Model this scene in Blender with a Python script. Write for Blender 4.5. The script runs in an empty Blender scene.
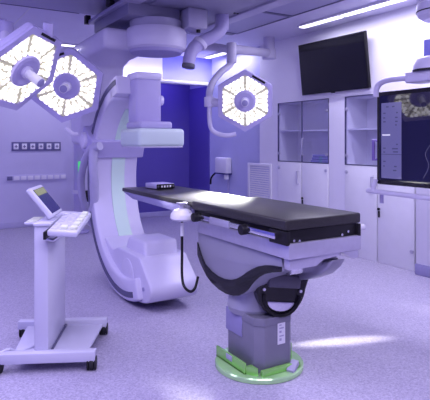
import bpy, bmesh, math, random
from mathutils import Vector, Matrix
random.seed(7)
PI = math.pi
col = bpy.context.scene.collection
# ------------------------------------------------------------------ camera model (room axes: x = u, y = v)
F, HZ, CX, CH = 520.0, 141.0, 215.0, 1.5
TH = math.radians(31.2)
SN, CS = math.sin(TH), math.cos(TH)
def cam2w(X, Y, z): return Vector((CS*X + SN*Y, -SN*X + CS*Y, z))
def at(px, py, Y): return cam2w((px-CX)/F*Y, Y, CH-(py-HZ)*Y/F)
def on_u(px, py, u):
    a = (px-CX)/F; return at(px, py, u/(CS*a+SN))
def on_v(px, py, v):
    a = (px-CX)/F; return at(px, py, v/(-SN*a+CS))
def on_z(px, py, z): return at(px, py, (CH-z)*F/(py-HZ))

# ------------------------------------------------------------------ materials
def srgb(r, g, b):
    f = lambda c: (c/255/12.92) if c/255 <= .04045 else ((c/255+.055)/1.055)**2.4
    return (f(r), f(g), f(b), 1)
def mat(name, c, rough=.45, metal=0, spec=.5, noise=0, nscale=40, emit=None, es=0, bump=0, coat=0):
    m = bpy.data.materials.new(name); m.use_nodes = True
    nt = m.node_tree; b = nt.nodes['Principled BSDF']
    b.inputs['Base Color'].default_value = c
    b.inputs['Roughness'].default_value = rough
    b.inputs['Metallic'].default_value = metal
    b.inputs['Specular IOR Level'].default_value = spec
    if coat: b.inputs['Coat Weight'].default_value = coat
    if emit:
        b.inputs['Emission Color'].default_value = emit; b.inputs['Emission Strength'].default_value = es
    if noise or bump:
        tc = nt.nodes.new('ShaderNodeTexCoord'); n = nt.nodes.new('ShaderNodeTexNoise')
        n.inputs['Scale'].default_value = nscale; n.inputs['Detail'].default_value = 4
        nt.links.new(tc.outputs['Object'], n.inputs['Vector'])
        if noise:
            r = nt.nodes.new('ShaderNodeValToRGB')
            r.color_ramp.elements[0].position = .3; r.color_ramp.elements[1].position = .7
            r.color_ramp.elements[0].color = tuple(x*(1-noise) for x in c[:3])+(1,)
            r.color_ramp.elements[1].color = tuple(min(1, x*(1+noise*.6)) for x in c[:3])+(1,)
            nt.links.new(n.outputs['Fac'], r.inputs['Fac']); nt.links.new(r.outputs['Color'], b.inputs['Base Color'])
        if bump:
            bp = nt.nodes.new('ShaderNodeBump'); bp.inputs['Strength'].default_value = bump; bp.inputs['Distance'].default_value = .01
            nt.links.new(n.outputs['Fac'], bp.inputs['Height']); nt.links.new(bp.outputs['Normal'], b.inputs['Normal'])
    return m
def floor_mat():
    m = bpy.data.materials.new('terrazzo_vinyl'); m.use_nodes = True
    nt = m.node_tree; b = nt.nodes['Principled BSDF']; b.inputs['Roughness'].default_value = .42
    tc = nt.nodes.new('ShaderNodeTexCoord')
    n1 = nt.nodes.new('ShaderNodeTexNoise'); n1.inputs['Scale'].default_value = 75; n1.inputs['Detail'].default_value = 6; n1.inputs['Roughness'].default_value = .8
    n2 = nt.nodes.new('ShaderNodeTexVoronoi'); n2.inputs['Scale'].default_value = 55
    r1 = nt.nodes.new('ShaderNodeValToRGB'); r1.color_ramp.elements[0].position = .37; r1.color_ramp.elements[1].position = .63
    r1.color_ramp.elements[0].color = (.29,.262,.40,1); r1.color_ramp.elements[1].color = (.59,.55,.68,1)
    r2 = nt.nodes.new('ShaderNodeValToRGB'); r2.color_ramp.elements[0].position = .0; r2.color_ramp.elements[1].position = .35
    r2.color_ramp.elements[0].color = (.72,.70,.75,1); r2.color_ramp.elements[1].color = (1,1,1,1)
    mx = nt.nodes.new('ShaderNodeMixRGB'); mx.blend_type = 'MULTIPLY'; mx.inputs['Fac'].default_value = 1
    for n in (n1, n2): nt.links.new(tc.outputs['Object'], n.inputs['Vector'])
    nt.links.new(n1.outputs['Fac'], r1.inputs['Fac']); nt.links.new(n2.outputs['Distance'], r2.inputs['Fac'])
    nt.links.new(r1.outputs['Color'], mx.inputs['Color1']); nt.links.new(r2.outputs['Color'], mx.inputs['Color2'])
    nt.links.new(mx.outputs['Color'], b.inputs['Base Color'])
    return m
def glass_mat(name, tint, refl=.12):
    m = bpy.data.materials.new(name); m.use_nodes = True
    nt = m.node_tree; nt.nodes.clear()
    o = nt.nodes.new('ShaderNodeOutputMaterial'); t = nt.nodes.new('ShaderNodeBsdfTransparent'); g = nt.nodes.new('ShaderNodeBsdfGlossy')
    t.inputs['Color'].default_value = tint; g.inputs['Roughness'].default_value = .03; g.inputs['Color'].default_value = (.9,.9,1,1)
    mx = nt.nodes.new('ShaderNodeMixShader'); mx.inputs['Fac'].default_value = refl
    nt.links.new(t.outputs[0], mx.inputs[1]); nt.links.new(g.outputs[0], mx.inputs[2]); nt.links.new(mx.outputs[0], o.inputs[0])
    return m
W = dict(
 floor=floor_mat(),
 wall=mat('lavender_wall_paint', (.60,.57,.80,1), .55, noise=.03, nscale=3),
 wall_pale=mat('pale_wall_panel', (.82,.80,.90,1), .5, noise=.02, nscale=3),
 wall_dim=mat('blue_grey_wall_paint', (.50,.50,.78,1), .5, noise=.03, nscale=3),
 wall_blue=mat('blue_lit_wall', (.12,.09,.42,1), .5, noise=.05, nscale=2),  # blue LED light in the bay is put into this wall colour
 ceil=mat('lit_ceiling_paint', (.68,.66,.84,1), .5, noise=.03, nscale=2),  # paler: bright light near the far wall is put into the colour
 ceil_mid=mat('shaded_ceiling_panel', (.36,.34,.53,1), .5, noise=.03, nscale=2),  # darker than ceil: shading on the central panel is put into the colour
 ceil_dim=mat('grey_ceiling_metal', (.24,.23,.34,1), .45, noise=.04, nscale=2),
 blue_panel=mat('blue_transom_paint', (.24,.24,.66,1), .4, noise=.04, nscale=3),
 skirting=mat('vinyl_skirting', (.50,.47,.70,1), .5, noise=.04, nscale=10),
 skirting_dim=mat('dark_vinyl_skirting', (.33,.31,.55,1), .5, noise=.04, nscale=10),
 white=mat('white_enamel', (.83,.82,.88,1), .35, noise=.02, nscale=8, coat=.2),
 body=mat('white_machine_plastic', (.66,.63,.80,1), .38, noise=.02, nscale=6, coat=.15),
 lav=mat('lavender_machine_plastic', (.46,.42,.68,1), .4, noise=.03, nscale=6),
 shroud=mat('satin_grey_shroud', (.38,.375,.46,1), .35, .25, noise=.03, nscale=6),
 column=mat('column_grey', (.22,.215,.28,1), .4, .1, noise=.05, nscale=12),
 greymet=mat('satin_grey_metal', (.32,.31,.40,1), .3, .5, noise=.04, nscale=20),
 cart=mat('cart_enamel', (.64,.63,.76,1), .38, noise=.02, nscale=8, coat=.15),
 lavdark=mat('violet_grey_plastic', (.30,.28,.50,1), .4, noise=.04, nscale=8),
 groove=mat('dark_groove', (.09,.085,.18,1), .4, noise=.1, nscale=20),
 grey=mat('grey_painted_metal', (.42,.40,.55,1), .4, noise=.04, nscale=12),
 greydark=mat('dark_grey_painted_metal', (.11,.108,.14,1), .4, noise=.06, nscale=12),
 steel=mat('brushed_steel', (.72,.71,.80,1), .28, 1, noise=.06, nscale=60),
 steelmat=mat('satin_aluminium', (.62,.60,.72,1), .38, .7, noise=.04, nscale=30),
 chrome=mat('chrome', (.8,.8,.86,1), .12, 1, noise=.02, nscale=30),
 black=mat('black_plastic', (.012,.011,.014,1), .4, spec=.25, noise=.2, nscale=20),
 blackgloss=mat('black_glossy_cover', (.014,.013,.017,1), .25, spec=.35, noise=.2, nscale=10, coat=.1),
 leather=mat('black_vinyl_upholstery', (.030,.028,.029,1), .36, spec=.4, noise=.15, nscale=40, bump=.08),
 rubber=mat('black_rubber', (.012,.012,.015,1), .6, noise=.2, nscale=40),
 cyan=mat('pale_mint_plastic', (.60,.71,.71,1), .4, noise=.02, nscale=6),
 mint=mat('mint_strip', (.66,.86,.74,1), .45, noise=.02, nscale=6),
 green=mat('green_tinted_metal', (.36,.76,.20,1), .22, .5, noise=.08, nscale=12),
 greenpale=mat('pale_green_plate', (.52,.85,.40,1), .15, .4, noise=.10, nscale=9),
 greenlamp=mat('green_indicator', (.1,.8,.2,1), .4, noise=.05, emit=(.1,.9,.25,1), es=.35),
 key=mat('ivory_keycap', (.80,.84,.66,1), .5, noise=.03),
 socketwhite=mat('white_socket_plastic', (.84,.83,.90,1), .4, noise=.02),
 plate=mat('dark_violet_plate', (.13,.12,.28,1), .4, noise=.05),
 screenblack=mat('black_screen_glass', (.005,.005,.008,1), .08, spec=.35, noise=.3, nscale=2, coat=.15),
 screenblue=mat('blue_lit_screen', (.01,.01,.06,1), .15, spec=.2, noise=.05, emit=(.03,.025,.25,1), es=.28),
 screengreen=mat('olive_lit_screen', (.08,.09,.03,1), .15, noise=.05, emit=(.25,.27,.10,1), es=.7),
 scr_panel=mat('lavender_lit_menu', (.05,.05,.1,1), .15, noise=.05, emit=(.10,.09,.25,1), es=.9),
 scr_text=mat('dark_menu_mark', (.03,.03,.08,1), .2, noise=.05, emit=(.04,.04,.10,1), es=1),
 scr_light=mat('white_menu_mark', (.3,.3,.3,1), .2, noise=.05, emit=(.5,.48,.7,1), es=.9),
 scr_dark=mat('navy_lit_image', (.004,.004,.010,1), .03, noise=.3, nscale=4, emit=(.012,.010,.05,1), es=.3, coat=.8, spec=.8),
 scr_vessel=mat('pale_vessel_mark', (.1,.1,.1,1), .2, noise=.05, emit=(.20,.19,.40,1), es=.7),
 led=mat('led_lens', (1,1,1,1), .3, noise=.01, emit=(1,.985,.93,1), es=1.5),
 ledwarm=mat('warm_led_lens', (1,1,1,1), .3, noise=.01, emit=(1,.95,.62,1), es=.66),
 ledbed=mat('led_reflector', (.34,.32,.26,1), .3, noise=.05, nscale=50, emit=(1,.95,.72,1), es=.24),
 tube=mat('light_diffuser', (1,1,1,1), .5, noise=.01, emit=(.93,.91,1,1), es=3.2),
 purple=mat('violet_plastic', (.24,.16,.50,1), .4, noise=.05),
 cloth=mat('folded_blue_cloth', (.30,.28,.60,1), .8, noise=.1, nscale=30),
 paper=mat('white_label_paper', (.80,.79,.84,1), .6, noise=.02),
 hose=mat('grey_hose', (.46,.44,.62,1), .45, noise=.04, nscale=14),
 glass=glass_mat('cabinet_glass', (.93,.93,.99,1), .07),
)
# ------------------------------------------------------------------ mesh builder
def cr(pts, n=8):
    P = [Vector(p) for p in pts]
    if len(P) < 3: return P
    out = []
    for i in range(len(P)-1):
        p0 = P[max(i-1,0)]; p1 = P[i]; p2 = P[i+1]; p3 = P[min(i+2,len(P)-1)]
        for k in range(n):
            t = k/n
            out.append(.5*((2*p1)+(p2-p0)*t+(2*p0-5*p1+4*p2-p3)*t*t+(3*p1-p0-3*p2+p3)*t**3))
    out.append(P[-1]); return out
class M:
    def __init__(s): s.bm = bmesh.new()
    def _bev(s, geom_faces, w, seg=2, ang=25):
        if w <= 0: return
        es = set()
        for f in geom_faces:
            for e in f.edges: es.add(e)
        sel = [e for e in es if len(e.link_faces) == 2 and e.calc_face_angle(0) > math.radians(ang)]
        if sel: bmesh.ops.bevel(s.bm, geom=sel, offset=w, segments=seg, profile=.5, affect='EDGES', clamp_overlap=True)
    def box(s, lo, hi, bev=0, seg=2, mx=None):
        lo = Vector(lo); hi = Vector(hi)
        a = Vector([min(lo[i],hi[i]) for i in range(3)]); b = Vector([max(lo[i],hi[i]) for i in range(3)])
        P = [(a.x,a.y),(b.x,a.y),(b.x,b.y),(a.x,b.y)]
        pts = [Vector((x,y,a.z)) for x,y in P]; vec = Vector((0,0,b.z-a.z))
        if mx is not None: pts = [mx@p for p in pts]; vec = mx.to_3x3()@vec
        return s.prism(pts, vec, bev, seg)
    def prism(s, pts, vec, bev=0, seg=2):
        vec = Vector(vec); pts = [Vector(p) for p in pts]
        n = Vector()
        for i in range(len(pts)):
            n += (pts[i]-pts[0]).cross(pts[(i+1)%len(pts)]-pts[0])
        if n.dot(vec) > 0: pts = pts[::-1]
        a = [s.bm.verts.new(p) for p in pts]; b = [s.bm.verts.new(p+vec) for p in pts]
        fs = [s.bm.faces.new(a), s.bm.faces.new(b[::-1])]
        k = len(pts)
        for i in range(k): fs.append(s.bm.faces.new((a[i], b[i], b[(i+1)%k], a[(i+1)%k])))
        for f in fs: f.normal_update()
        s._bev(fs, bev, seg); return s
    def cyl(s, p0, p1, r0, r1=None, n=24, bev=0, mx=None):
        p0 = Vector(p0); p1 = Vector(p1); r1 = r0 if r1 is None else r1
        if mx is not None: p0 = mx@p0; p1 = mx@p1
        d = (p1-p0).normalized(); q = d.to_track_quat('Z','Y')
        e1 = q@Vector((1,0,0)); e2 = q@Vector((0,1,0))
        A = [s.bm.verts.new(p0+r0*(math.cos(2*PI*i/n)*e1+math.sin(2*PI*i/n)*e2)) for i in range(n)]
        B = [s.bm.verts.new(p1+r1*(math.cos(2*PI*i/n)*e1+math.sin(2*PI*i/n)*e2)) for i in range(n)]
        fs = [s.bm.faces.new(A[::-1]), s.bm.faces.new(B)]
        for i in range(n): fs.append(s.bm.faces.new((A[i],A[(i+1)%n],B[(i+1)%n],B[i])))
        for f in fs: f.normal_update()
        s._bev(fs, bev, 2, 40); return s
    def tube(s, pts, r, n=12, smooth=8, mx=None):
        P = cr(pts, smooth) if smooth else [Vector(p) for p in pts]
        if mx is not None: P = [mx@p for p in P]
        R = r if callable(r) else (lambda t: r)
        rings = []; up = None
        for i, p in enumerate(P):
            d = (P[min(i+1,len(P)-1)]-P[max(i-1,0)]).normalized()
            if up is None:
                up = Vector((0,0,1)) if abs(d.z) < .9 else Vector((1,0,0))
            e1 = (up - d*up.dot(d)).normalized(); up = e1; e2 = d.cross(e1)
            rr = R(i/(len(P)-1))
            rings.append([s.bm.verts.new(p+rr*(math.cos(2*PI*k/n)*e1+math.sin(2*PI*k/n)*e2)) for k in range(n)])
        for a, b in zip(rings, rings[1:]):
            for k in range(n): s.bm.faces.new((a[k], a[(k+1)%n], b[(k+1)%n], b[k]))
        s.bm.faces.new(rings[0][::-1]); s.bm.faces.new(rings[-1]); return s
    def lathe(s, prof, org=(0,0,0), n=32, mx=None):   # prof: (r,z)
        org = Vector(org); rings = []
        T = (lambda p: mx@p) if mx is not None else (lambda p: p)
        for r, z in prof:
            if r < 1e-5: rings.append([s.bm.verts.new(T(org+Vector((0,0,z))))])
            else: rings.append([s.bm.verts.new(T(org+Vector((r*math.cos(2*PI*k/n), r*math.sin(2*PI*k/n), z)))) for k in range(n)])
        for a, b in zip(rings, rings[1:]):
            for k in range(n):
                k2 = (k+1)%n
                if len(a) == 1 and len(b) == 1: continue
                if len(a) == 1: s.bm.faces.new((a[0], b[k2], b[k]))
                elif len(b) == 1: s.bm.faces.new((a[k], a[k2], b[0]))
                else: s.bm.faces.new((a[k], a[k2], b[k2], b[k]))
        return s
    def build(s, name, m, parent=None, sharp=32, shift=None):
        bmesh.ops.recalc_face_normals(s.bm, faces=s.bm.faces)
        off = parent['_o'] if parent is not None and '_o' in parent else None
        if parent is not None and off is not None: bmesh.ops.translate(s.bm, verts=s.bm.verts, vec=-Vector(off))
        if parent is None:
            co = [v.co for v in s.bm.verts]
            lo = Vector([min(c[i] for c in co) for i in range(3)]); hi = Vector([max(c[i] for c in co) for i in range(3)])
            base = Vector(((lo.x+hi.x)/2, (lo.y+hi.y)/2, lo.z))
            bmesh.ops.translate(s.bm, verts=s.bm.verts, vec=-base)
        me = bpy.data.meshes.new(name); s.bm.to_mesh(me); s.bm.free()
        for p in me.polygons: p.use_smooth = True
        me.set_sharp_from_angle(angle=math.radians(sharp))
        me.materials.append(W[m] if isinstance(m, str) else m)
        o = bpy.data.objects.new(name, me); col.objects.link(o)
        if parent is None: o.location = base; OFF[o.name] = tuple(base)
        else:
            o.parent = parent
        o['_o'] = tuple(off) if off is not None else ((0,0,0) if parent is not None else tuple(base))
        return o
OFF = {}
def tag(o, label, cat, group=None, kind=None):
    if label: o['label'] = label
    if cat: o['category'] = cat
    if group: o['group'] = group
    if kind: o['kind'] = kind
    return o
def thing(name, label, cat, loc=(0,0,0), group=None):
    o = bpy.data.objects.new(name, None); col.objects.link(o); o.location = loc; o.empty_display_size = .1
    o['_o'] = tuple(loc); tag(o, label, cat, group); return o
def struct(o): o['kind'] = 'structure'; return o
def lab(o, l): o['label'] = l; return o

# ================================================================== ROOM
UR, VF, ZC = 5.07, 9.46, 3.07          # right wall plane, far wall plane, ceiling
UL, VB = -3.2, -2.4
struct(M().box((UL-.1,VB,-.1),(UR+.5,VF+.2,0)).build('floor','floor'))
struct(M().box((UL-.1,VF,0),(UR+.6,VF+.15,ZC+.1)).build('wall_left','wall'))
struct(M().box((UL-.15,VB,0),(UL,VF,ZC+.1)).build('wall_side','blue_panel'))
# right wall: with two openings for the cabinets
CAB = [(5.331, 6.464), (3.915, 5.028)]
CT = 2.09
m = M()
segs = [(6.464,6.95),(5.028,5.331),(VB,3.915)]
for a, b in segs: m.box((UR,a,0),(UR+.5,b,CT))
m.box((UR,VB,CT),(UR+.5,6.95,ZC+.1)); 
struct(m.build('wall_right','wall_pale'))
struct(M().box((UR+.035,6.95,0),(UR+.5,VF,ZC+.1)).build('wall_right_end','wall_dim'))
struct(M().box((UR+.42,3.9,0),(UR+.52,6.5,CT)).build('wall_right_recess','wall_pale'))
# door side: blue zone beyond the header
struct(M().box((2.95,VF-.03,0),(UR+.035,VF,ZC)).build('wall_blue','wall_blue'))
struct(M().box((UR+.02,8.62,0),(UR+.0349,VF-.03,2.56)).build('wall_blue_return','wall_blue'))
struct(M().box((2.85,8.52,0),(2.95,VF,ZC)).build('wall_partition','wall_pale'))
struct(M().box((2.95,8.54,2.62),(4.06,8.62,ZC)).build('wall_header','wall_pale'))
struct(M().box((4.06,8.55,2.62),(UR+.034,8.62,ZC)).build('window_1','blue_panel'))
struct(M().box((2.95,8.49,2.55),(UR+.034,8.64,2.61),.005).build('trim_1','white'))
# pier on the right wall near the monitor
pu = on_z(416,271,0); 
struct(M().box((UR-.10,2.9,0.12),(UR,3.83,ZC),.01).build('trim_2','wall_pale'))
struct(M().box((UR-.115,2.9,0),(UR,3.84,.12),.004).build('trim_3','skirting_dim'))
# baseboards
struct(M().box((UL,VF-.015,0),(2.85,VF,.10),.004).build('baseboard_left','skirting'))
struct(M().box((2.96,VF-.045,0),(UR+.02,VF-.03,.10),.004).build('baseboard_blue','skirting'))
struct(M().box((UR-.012,6.47,0),(UR,6.95,.10),.004).build('baseboard_right','skirting'))
struct(M().box((UR-.012,5.035,0),(UR,5.325,.10),.004).build('baseboard_right_middle','skirting'))
# ceiling
struct(M().box((UL-.1,VB,ZC),(UR+.5,VF+.1,ZC+.1)).build('ceiling','ceil'))

# ================================================================== CEILING FITTINGS
def strip(u0, v0, u1, v1, label, along, w=.09, z=ZC, seg=2):
    c = Vector(((u0+u1)/2,(v0+v1)/2,z-.03))
    t = thing('ceiling_light', label, 'light', c, 'ceiling strip lights')
    hw = w/2
    if along == 'v': lo, hi = (u0-hw,v0), (u0+hw,v1)
    else: lo, hi = (u0,v0-hw), (u1,v0+hw)
    M().box((lo[0]-.02,lo[1]-.02,z-.03),(hi[0]+.02,hi[1]+.02,z),.004).build('light_frame','white',t)
    M().box((lo[0],lo[1],z-.038),(hi[0],hi[1],z-.03),.002).build('diffuser','tube',t)
    ld = bpy.data.lights.new('strip_light','AREA'); ld.shape='RECTANGLE'
    ld.size = hi[0]-lo[0]; ld.size_y = hi[1]-lo[1]; ld.energy = 10*max(ld.size,ld.size_y); ld.color=(.80,.77,1)
    lo_ = bpy.data.objects.new('strip_light', ld); col.objects.link(lo_); lo_.parent = t; lo_.location=(0,0,-.012)
    return t
RU = 4.66
strip(RU,4.70,RU,5.42,'long white ceiling strip light above the wall television','v')
strip(RU,2.6,RU,4.64,'ceiling strip light nearest the display, running to the top edge','v')
strip(4.86,7.2,4.86,8.3,'short ceiling strip light beyond the right surgical lamp arm','v')
strip(1.2,8.4,2.68,8.4,'ceiling strip light by the far wall, left of the C-arm mount','u')

# ================================================================== CABINETS
def cabinet(v0, v1, labels):
    vm = (v0+v1)/2; up = UR+.40
    t = thing('wall_cabinet', labels[0], 'cabinet', (UR+.2,vm,0), 'glass-fronted wall cabinets')
    g = .012; sp = 1.19
    m = M()
    m.box((UR+.02,v0+.002,0),(up,v0+.02,CT-.002)); m.box((UR+.02,v1-.02,0),(up,v1-.002,CT-.002))
    m.box((UR+.02,v0+.02,CT-.02),(up,v1-.02,CT-.002)); m.box((UR+.02,v0+.02,sp-.02),(up,v1-.02,sp)); m.box((up-.01,v0+.02,0),(up,v1-.02,CT))
    m.box((UR+.03,vm-.009,0),(up,vm+.009,CT-.02)) if False else None
    m.build('carcass','white',t)
    M().box((UR+.03,v0+.02,1.645),(up-.01,v1-.02,1.665)).build('shelf','white',t)
    f = M()
    for a, b in ((v0,v0+g),(v1-g,v1),(vm-.006,vm+.006)): f.box((UR-.006,a,sp),(UR+.012,b,CT))
    f.box((UR-.006,v0,CT-g),(UR+.012,v1,CT)); f.box((UR-.006,v0,sp-.008),(UR+.012,v1,sp+.006))
    f.build('frame','groove',t)
    for k, (a, b) in enumerate(((v0+g,vm-.006),(vm+.006,v1-g))):
        d = M().box((UR-.004,a,sp+.008),(UR+.002,b,CT-g)).build('glass_door','glass',t)
        hv = a+.03 if k == 0 else b-.03
        for hz in (sp+.12, CT-.17):
            M().cyl((UR-.018,hv,hz),(UR+.004,hv,hz),.022,n=16,bev=.003).build('hinge','steelmat',d)
        lv = b-.035 if k == 0 else a+.035
        if k == 0: lab(M().tube([(UR-.005,lv,1.29),(UR-.04,lv,1.30),(UR-.04,lv,1.53),(UR-.005,lv,1.54)],.012,n=8,smooth=0).build('handle','steelmat',d),'long bar handle')
        d = M().box((UR-.014,a,.0),(UR+.018,b-(.002 if k==0 else 0),sp-.012),.003).build('door','white',t)
        for hz in (.22, sp-.10):
            M().cyl((UR-.028,hv,hz),(UR-.012,hv,hz),.024,n=16,bev=.003).build('hinge','steelmat',d)
        if k == 1:
            M().tube([(UR-.014,vm+.06,.86),(UR-.05,vm+.06,.87),(UR-.05,vm+.06,1.05),(UR-.014,vm+.06,1.06)],.012,n=8,smooth=0).build('handle','steelmat',d)
        else:
            h = M().cyl((UR-.03,vm-.03,.66),(UR-.012,vm-.03,.66),.016,n=12); h.box((UR-.035,vm-.05,.56),(UR-.02,vm-.03,.64),.004)
            lab(h.build('lock','black',d),'black lock with hanging key')
    return t
cabinet(*CAB[0], ['white two-door glass-topped wall cabinet below the television, holding folded cloth'])
cabinet(*CAB[1], ['white glass-topped wall cabinet partly behind the large display'])
# folded cloth bundle in the first cabinet
m = M()
for k in range(3): m.box((UR+.06,5.40,1.19+.038*k),(UR+.34,5.78-.02*k,1.19+.038*k+.036),.014,3)
tag(m.build('folded_linen','cloth'),'folded blue linen on the bottom glass shelf of the cabinet below the television','linen')

# ================================================================== TV
a = on_u(298,45,UR-.12); b = on_u(369,88,UR-.05)
t = thing('television','large black flat television tilted down on the right wall','television',(UR,4.95,2.4))
v1_, v0_ = 5.86, 4.60
tl = on_u(298,45.5,UR-.17); tr = on_u(364.5,30.5,UR-.17); br = on_u(369,88,UR-.05); bl = on_u(302,95.5,UR-.05)
nrm = (tr-tl).cross(bl-tl).normalized()
if nrm.x > 0: nrm = -nrm
M().prism([tl,tr,br,bl],-nrm*.045,.008).build('bezel','black',t)
cen = (tl+tr+br+bl)/4
M().prism([cen+(p-cen)*.975+nrm*.002 for p in (tl,tr,br,bl)],nrm*.002).build('screen','screenblack',t)
q = cen - nrm*.045
M().box((q.x,q.y-.2,q.z-.15),(UR-.003,q.y+.2,q.z+.15),.01).build('wall_bracket','greydark',t)
M().box(bl*.5+br*.5+Vector((-.012,-.03,-.012)),bl*.5+br*.5+Vector((.012,.03,.004)),.003).build('sensor_bump','black',t)

# ================================================================== VENT GRILLE
p0 = on_u(248.5,164,UR); p1 = on_u(272,196,UR)
ga, gb, gz1, gz0 = p1.y, p0.y, 1.5-(162.5-141)*8.9/520, .45
t = thing('vent_grille','white louvred vent grille low on the right wall beside the cabinet','vent',(UR,(ga+gb)/2,gz0))
m = M()
m.box((UR-.022,ga,gz0),(UR,ga+.05,gz1),.004); m.box((UR-.022,gb-.05,gz0),(UR,gb,gz1),.004)
m.box((UR-.022,ga+.05,gz1-.05),(UR,gb-.05,gz1),.004); m.box((UR-.022,ga+.05,gz0),(UR,gb-.05,gz0+.05),.004)
m.build('frame','white',t)
M().box((UR-.003,ga+.05,gz0+.05),(UR,gb-.05,gz1-.05)).build('backing','wall_dim',t)
m = M(); z = gz0+.07
while z < gz1-.06:
    m.prism([(UR-.018,ga+.05,z-.012),(UR-.014,ga+.05,z-.012),(UR-.004,ga+.05,z+.014),(UR-.008,ga+.05,z+.014)],(0,gb-ga-.1,0)); z += .036
m.build('louvre','white',t)

# ================================================================== SOAP DISPENSER
UE = UR+.031
p0 = on_u(220,157,UE); p1 = on_u(232,174,UE)
t = thing('soap_dispenser','white wall dispenser with black spout left of the vent grille','dispenser',(UE,(p0.y+p1.y)/2,p1.z))
M().box((UE-.12,p1.y,p1.z),(UE,p0.y,p0.z),.03,4).build('body','white',t)
M().box((UE-.125,p1.y-.005,p1.z-.01),(UE,p0.y+.005,p1.z+.012),.008).build('trim_band','screenblue',t)
sp_ = p0+Vector((-.06,.0,0))
M().tube([(UE-.06,p0.y-.02,p1.z),(UE-.07,p0.y+.06,p1.z-.01),(UE-.10,p0.y+.15,p1.z-.10),(UE-.11,p0.y+.16,p1.z-.22)],.018,n=10).build('spout','black',t)
M().cyl((UE-.06,p1.y+.09,p1.z-.10),(UE-.06,p1.y+.09,p1.z),.045,n=16,bev=.01).build('nozzle','white',t)
M().tube([(UE-.02,p1.y+.1,p1.z-.05),(UE-.02,p1.y+.1,p1.z-.7)],.010,n=8,smooth=0).build('drain_pipe','lav',t)

# ================================================================== LEFT WALL SOCKETS
p0 = on_v(11.5,142,VF); p1 = on_v(60.5,150.5,VF)
t = thing('socket_panel','dark violet plate with six white sockets on the left wall','socket panel',((p0.x+p1.x)/2,VF,p1.z))
M().box((p0.x,VF-.02,p1.z),(p1.x,VF,p0.z),.004).build('backplate','plate',t)
wd = (p1.x-p0.x)/6; zc = (p0.z+p1.z)/2
for k in range(6):
    c = p0.x+wd*(k+.5)
    s_ = M().box((c-.042,VF-.03,zc-.05),(c+.042,VF-.018,zc+.05),.006).build('socket','socketwhite',t)
    mm = M().box((c-.024,VF-.033,zc-.007),(c+.024,VF-.029,zc+.007)); mm.box((c-.007,VF-.0332,zc-.026),(c+.007,VF-.0292,zc+.026))
    mm.build('socket_hole','plate',s_)
p0 = on_v(6,176,VF); p1 = on_v(66,180.5,VF)
za, zb = on_v(35,174.5,VF).z, on_v(35,180.5,VF).z
t = thing('outlet_strip','long white outlet strip below the socket plate on left wall','outlet strip',((p0.x+p1.x)/2,VF,zb))
M().box((p0.x,VF-.025,zb),(p1.x,VF,za),.006).build('strip_body','wall',t)
wd = (p1.x-p0.x)/9
for k in range(9):
    c = p0.x+wd*(k+.5); zz=(za+zb)/2
    mm = M().box((c-.045,VF-.03,zz-.035),(c+.045,VF-.022,zz+.035),.004)
    o = mm.build('outlet','plate' if k == 0 else ('white' if k == 8 else 'wall_pale'),t)
    if k in (0,8): lab(o, 'dark outlet' if k == 0 else 'bright white outlet')

# ================================================================== OPERATING TABLE
ZT = 1.06
TU0, TU1, TV0, TV1 = 1.83, 2.42, 2.265, 4.80
TC = (TU0+TU1)/2
BC = on_z(259,361.5,.02); BC = Vector((BC.x,BC.y,0))
t = thing('operating_table','black padded operating table on a round green-rimmed floor base','operating table',(BC.x,BC.y,0))
OT = t
# mattress pads
VJ = 3.36
M().box((TU0,TV0,ZT-.062),(TU1,VJ,ZT),.012,3).build('mattress','leather',t)
M().prism([(TU0+.01,VJ+.004,ZT-.05),(TU1-.01,VJ+.004,ZT-.05),(TU1-.02,TV1,ZT-.05),(TU0+.02,TV1,ZT-.05)],(0,0,.036),.008,3).build('mattress','leather',t)
lab(M().prism([(TU0+.02,VJ,ZT-.05),(TU0+.02,TV1-.01,ZT-.05),(TU0+.02,TV1-.25,ZT-.10),(TU0+.02,VJ,ZT-.12)],(TU1-TU0-.04,0,0),.008).build('table_board','lavdark',t),'violet-grey tapered board under the thin end')
# black tray
M().box((TU0+.03,TV0+.012,ZT-.135),(TU1-.03,VJ,ZT-.062),.004).build('tray','black',t)
# accessory rails
def rail(u, v0, v1, nm='accessory_rail'):
    r = M().box((u-.012,v0,ZT-.112),(u+.0,v1,ZT-.078),.003)
    for v in (v0+.08,(v0+v1)/2,v1-.08): r.cyl((u-.005,v,ZT-.095),(TU0+.05 if u<TC else TU1-.05,v,ZT-.095),.010,n=10)
    return r.build(nm,'chrome',t)
r1 = rail(TU0-.02,TV0+.06,VJ+.10)
r2 = rail(TU1+.03,TV0+.06,VJ)
for v in (2.62,3.22):
    k = M().cyl((TU0-.065,v,ZT-.10),(TU0-.02,v,ZT-.10),.032,n=18,bev=.006); k.box((TU0-.03,v-.03,ZT-.125),(TU0-.008,v+.03,ZT-.07),.005)
    lab(k.build('clamp_knob','black',r1),'black round clamp knob')
M().box((TU0-.036,2.80,ZT-.120),(TU0-.020,3.04,ZT-.074),.004).build('rail_slider','steelmat',r1)
M().cyl((TU1+.02,TV0+.05,ZT-.1),(TU1+.075,TV0+.05,ZT-.1),.02,n=14,bev=.004).build('rail_knob','white',r2)
# black end bracket with bolts
eb = M().box((TU0+.005,TV0-.004,ZT-.145),(TU0+.03,TV0+.16,ZT-.066),.004)
eb = eb.build('end_bracket','black',t)
M().box((TU1-.03,TV0-.004,ZT-.145),(TU1-.005,TV0+.16,ZT-.066),.004).build('end_bracket','black',t)
for u, z in ((TU0+.06,ZT-.12),(TU0+.10,ZT-.125),(TU1-.11,ZT-.105),(TU1-.16,ZT-.12)):
    M().cyl((u,TV0-.002,z),(u,TV0+.013,z),.008,n=10).build('bolt','chrome',eb)
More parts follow.
